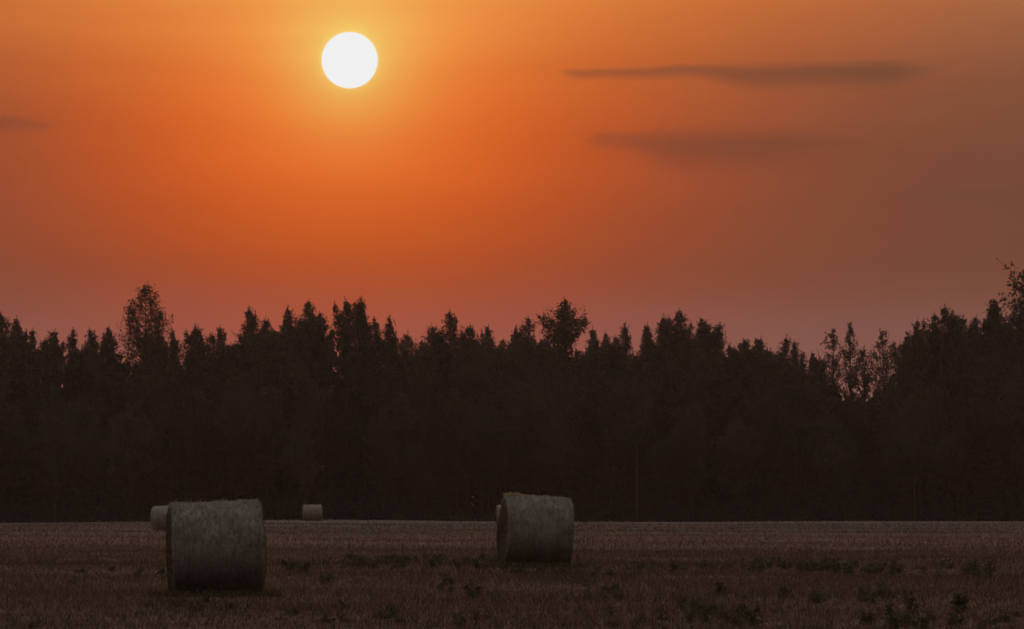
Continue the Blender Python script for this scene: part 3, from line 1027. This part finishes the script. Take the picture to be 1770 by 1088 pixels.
# ------------------------------------------------------------------ clouds: thin banks of vapour far off
def cloud(name, px0, px1, py0, py1, dens, prof, label, noise_amp=0.5, D_=6000.0, seed=0, tint=(0.62, 0.44, 0.34)):
    Lx = (px1 - px0) / PXR * D_ / 2
    Lz = (py1 - py0) / PXR * D_ / 2
    Ly = 45.0
    cx = px_x((px0 + px1) / 2, D_)
    cz = px_z((py0 + py1) / 2, D_)
    # lens-shaped hull
    nu, nv = 40, 18
    us = np.linspace(-1, 1, nu)
    an = np.arange(nv) * 2 * math.pi / nv
    V = []
    for u in us:
        k = max(0.02, math.sqrt(max(0.0, 1 - u * u))) ** 0.35
        for a in an:
            V.append((u * Lx, math.cos(a) * Ly * k, math.sin(a) * Lz * max(0.3, k)))
    V = np.array(V)
    i = (np.arange(nu - 1)[:, None] * nv + np.arange(nv)[None]).ravel()
    j = (np.arange(nu - 1)[:, None] * nv + (np.arange(nv)[None] + 1) % nv).ravel()
    V = np.concatenate([V, [[-Lx * 1.002, 0, 0], [Lx * 1.002, 0, 0]]])
    quads = np.stack([j, j + nv, i + nv, i], 1)
    me = bpy.data.meshes.new(name)
    faces = [tuple(q) for q in quads] + [((k + 1) % nv, k, nu * nv) for k in range(nv)] + [((nu - 1) * nv + k, (nu - 1) * nv + (k + 1) % nv, nu * nv + 1) for k in range(nv)]
    me.from_pydata([tuple(v) for v in V], [], faces)
    m, t = new_mat(name + '_vapour')
    tcn = t.new('ShaderNodeTexCoord')
    q = t.vm('DIVIDE', tcn.outputs['Object'], (Lx, Ly, Lz))
    mp = t.new('ShaderNodeMapping')
    mp.inputs['Location'].default_value = (seed * 3.7, 0, seed)
    mp.inputs['Scale'].default_value = (2.2, 0.8, 0.8)
    t.put(mp.inputs[0], q)
    nz = t.noise(mp.outputs[0], 1.3, 3, 0.5)
    sp = t.new('ShaderNodeSeparateXYZ')
    t.put(sp.inputs[0], q)
    u01 = t.m('MULTIPLY_ADD', sp.outputs[0], 0.5, 0.5)
    shape = t.ramp(u01, [(p_, (up, dn, de)) for (p_, up, dn, de) in prof], 'EASE')
    s3 = t.new('ShaderNodeSeparateColor')
    t.put(s3.inputs[0], shape)
    zz = t.m('ADD', sp.outputs[2], t.m('MULTIPLY', t.m('SUBTRACT', nz, 0.5), noise_amp))
    up_edge = t.m('MULTIPLY_ADD', s3.outputs[0], 2.0, -1.0)
    dn_edge = t.m('MULTIPLY_ADD', s3.outputs[1], 2.0, -1.0)
    th_ = t.m('SUBTRACT', up_edge, dn_edge)
    fu = t.step(t.m('SUBTRACT', up_edge, zz), 0.0, t.m('MULTIPLY', th_, 0.45))
    fd = t.step(t.m('SUBTRACT', zz, dn_edge), 0.0, t.m('MULTIPLY', th_, 0.85))
    fy = t.step(t.m('ABSOLUTE', sp.outputs[1]), 0.2, 0.95, 1.0, 0.0)
    de = t.m('MULTIPLY', t.m('MULTIPLY', fu, fd), t.m('MULTIPLY', fy, s3.outputs[2]))
    de = t.m('MULTIPLY', de, dens / Ly)
    v = t.new('ShaderNodeVolumePrincipled')
    v.inputs['Color'].default_value = (*tint, 1)
    v.inputs['Anisotropy'].default_value = 0.0
    t.put(v.inputs['Density'], de)
    o_ = t.new('ShaderNodeOutputMaterial')
    t.l.new(v.outputs[0], o_.inputs['Volume'])
    me.materials.append(m)
    o = obj(name, me)
    o.location = (cx, D_, cz)
    tag(o, label, 'cloud', 'thin dark clouds in the orange sky')
    return o


cloud('cloud', 950, 1665, 84, 176, 0.85, [(0.0, 0.60, 0.50, 0.0), (0.07, 0.64, 0.36, 0.8), (0.35, 0.76, 0.36, 0.9), (0.50, 0.80, 0.10, 1.0), (0.80, 0.86, 0.12, 1.0), (1.0, 0.72, 0.5, 0.0)],
      'long thin dark cloud streak at upper right, level with the sun', 0.35, seed=1)
cloud('cloud', 995, 1540, 190, 325, 0.62, [(0.0, 0.66, 0.55, 0.0), (0.10, 0.76, 0.40, 0.8), (0.36, 0.86, 0.02, 1.0), (0.60, 0.82, 0.10, 0.9), (0.80, 0.76, 0.35, 0.4), (1.0, 0.6, 0.5, 0.0)],
      'shorter blurred dark cloud below the long streak', 0.55, seed=2)
cloud('cloud', -160, 115, 172, 258, 0.5, [(0.0, 0.8, 0.2, 1.0), (0.5, 0.8, 0.2, 1.0), (0.8, 0.66, 0.25, 0.7), (1.0, 0.5, 0.45, 0.0)],
      'small dark cloud end at the left edge of the sky', 0.3, seed=3)
cloud('cloud', 1500, 1860, 305, 372, 0.14, [(0.0, 0.6, 0.4, 0.0), (0.3, 0.85, 0.1, 1.0), (0.7, 0.85, 0.1, 1.0), (1.0, 0.6, 0.4, 0.0)],
      'faint dim cloud smear low at the right edge of the sky', 0.5, seed=4)

# ------------------------------------------------------------------ haze: the evening air
HAZE_D = 0.000048
hz = bpy.data.meshes.new('haze')
x0, x1, y0, y1, z0, z1 = -1600, 1600, -180, 1600, -1.4, 22.0
hz.from_pydata([(x0, y0, z0), (x1, y0, z0), (x1, y1, z0), (x0, y1, z0), (x0, y0, z1), (x1, y0, z1), (x1, y1, z1), (x0, y1, z1)], [],
               [(3, 2, 1, 0), (4, 5, 6, 7), (0, 1, 5, 4), (1, 2, 6, 5), (2, 3, 7, 6), (3, 0, 4, 7)])
m, t = new_mat('evening_haze')
v = t.new('ShaderNodeVolumePrincipled')
v.inputs['Color'].default_value = (0.90, 0.88, 0.95, 1)
v.inputs['Density'].default_value = HAZE_D
v.inputs['Anisotropy'].default_value = 0.65
o_ = t.new('ShaderNodeOutputMaterial')
t.l.new(v.outputs[0], o_.inputs['Volume'])
hz.materials.append(m)
tag(obj('haze', hz), 'thin warm evening haze over the field and wood', 'haze', kind='stuff')
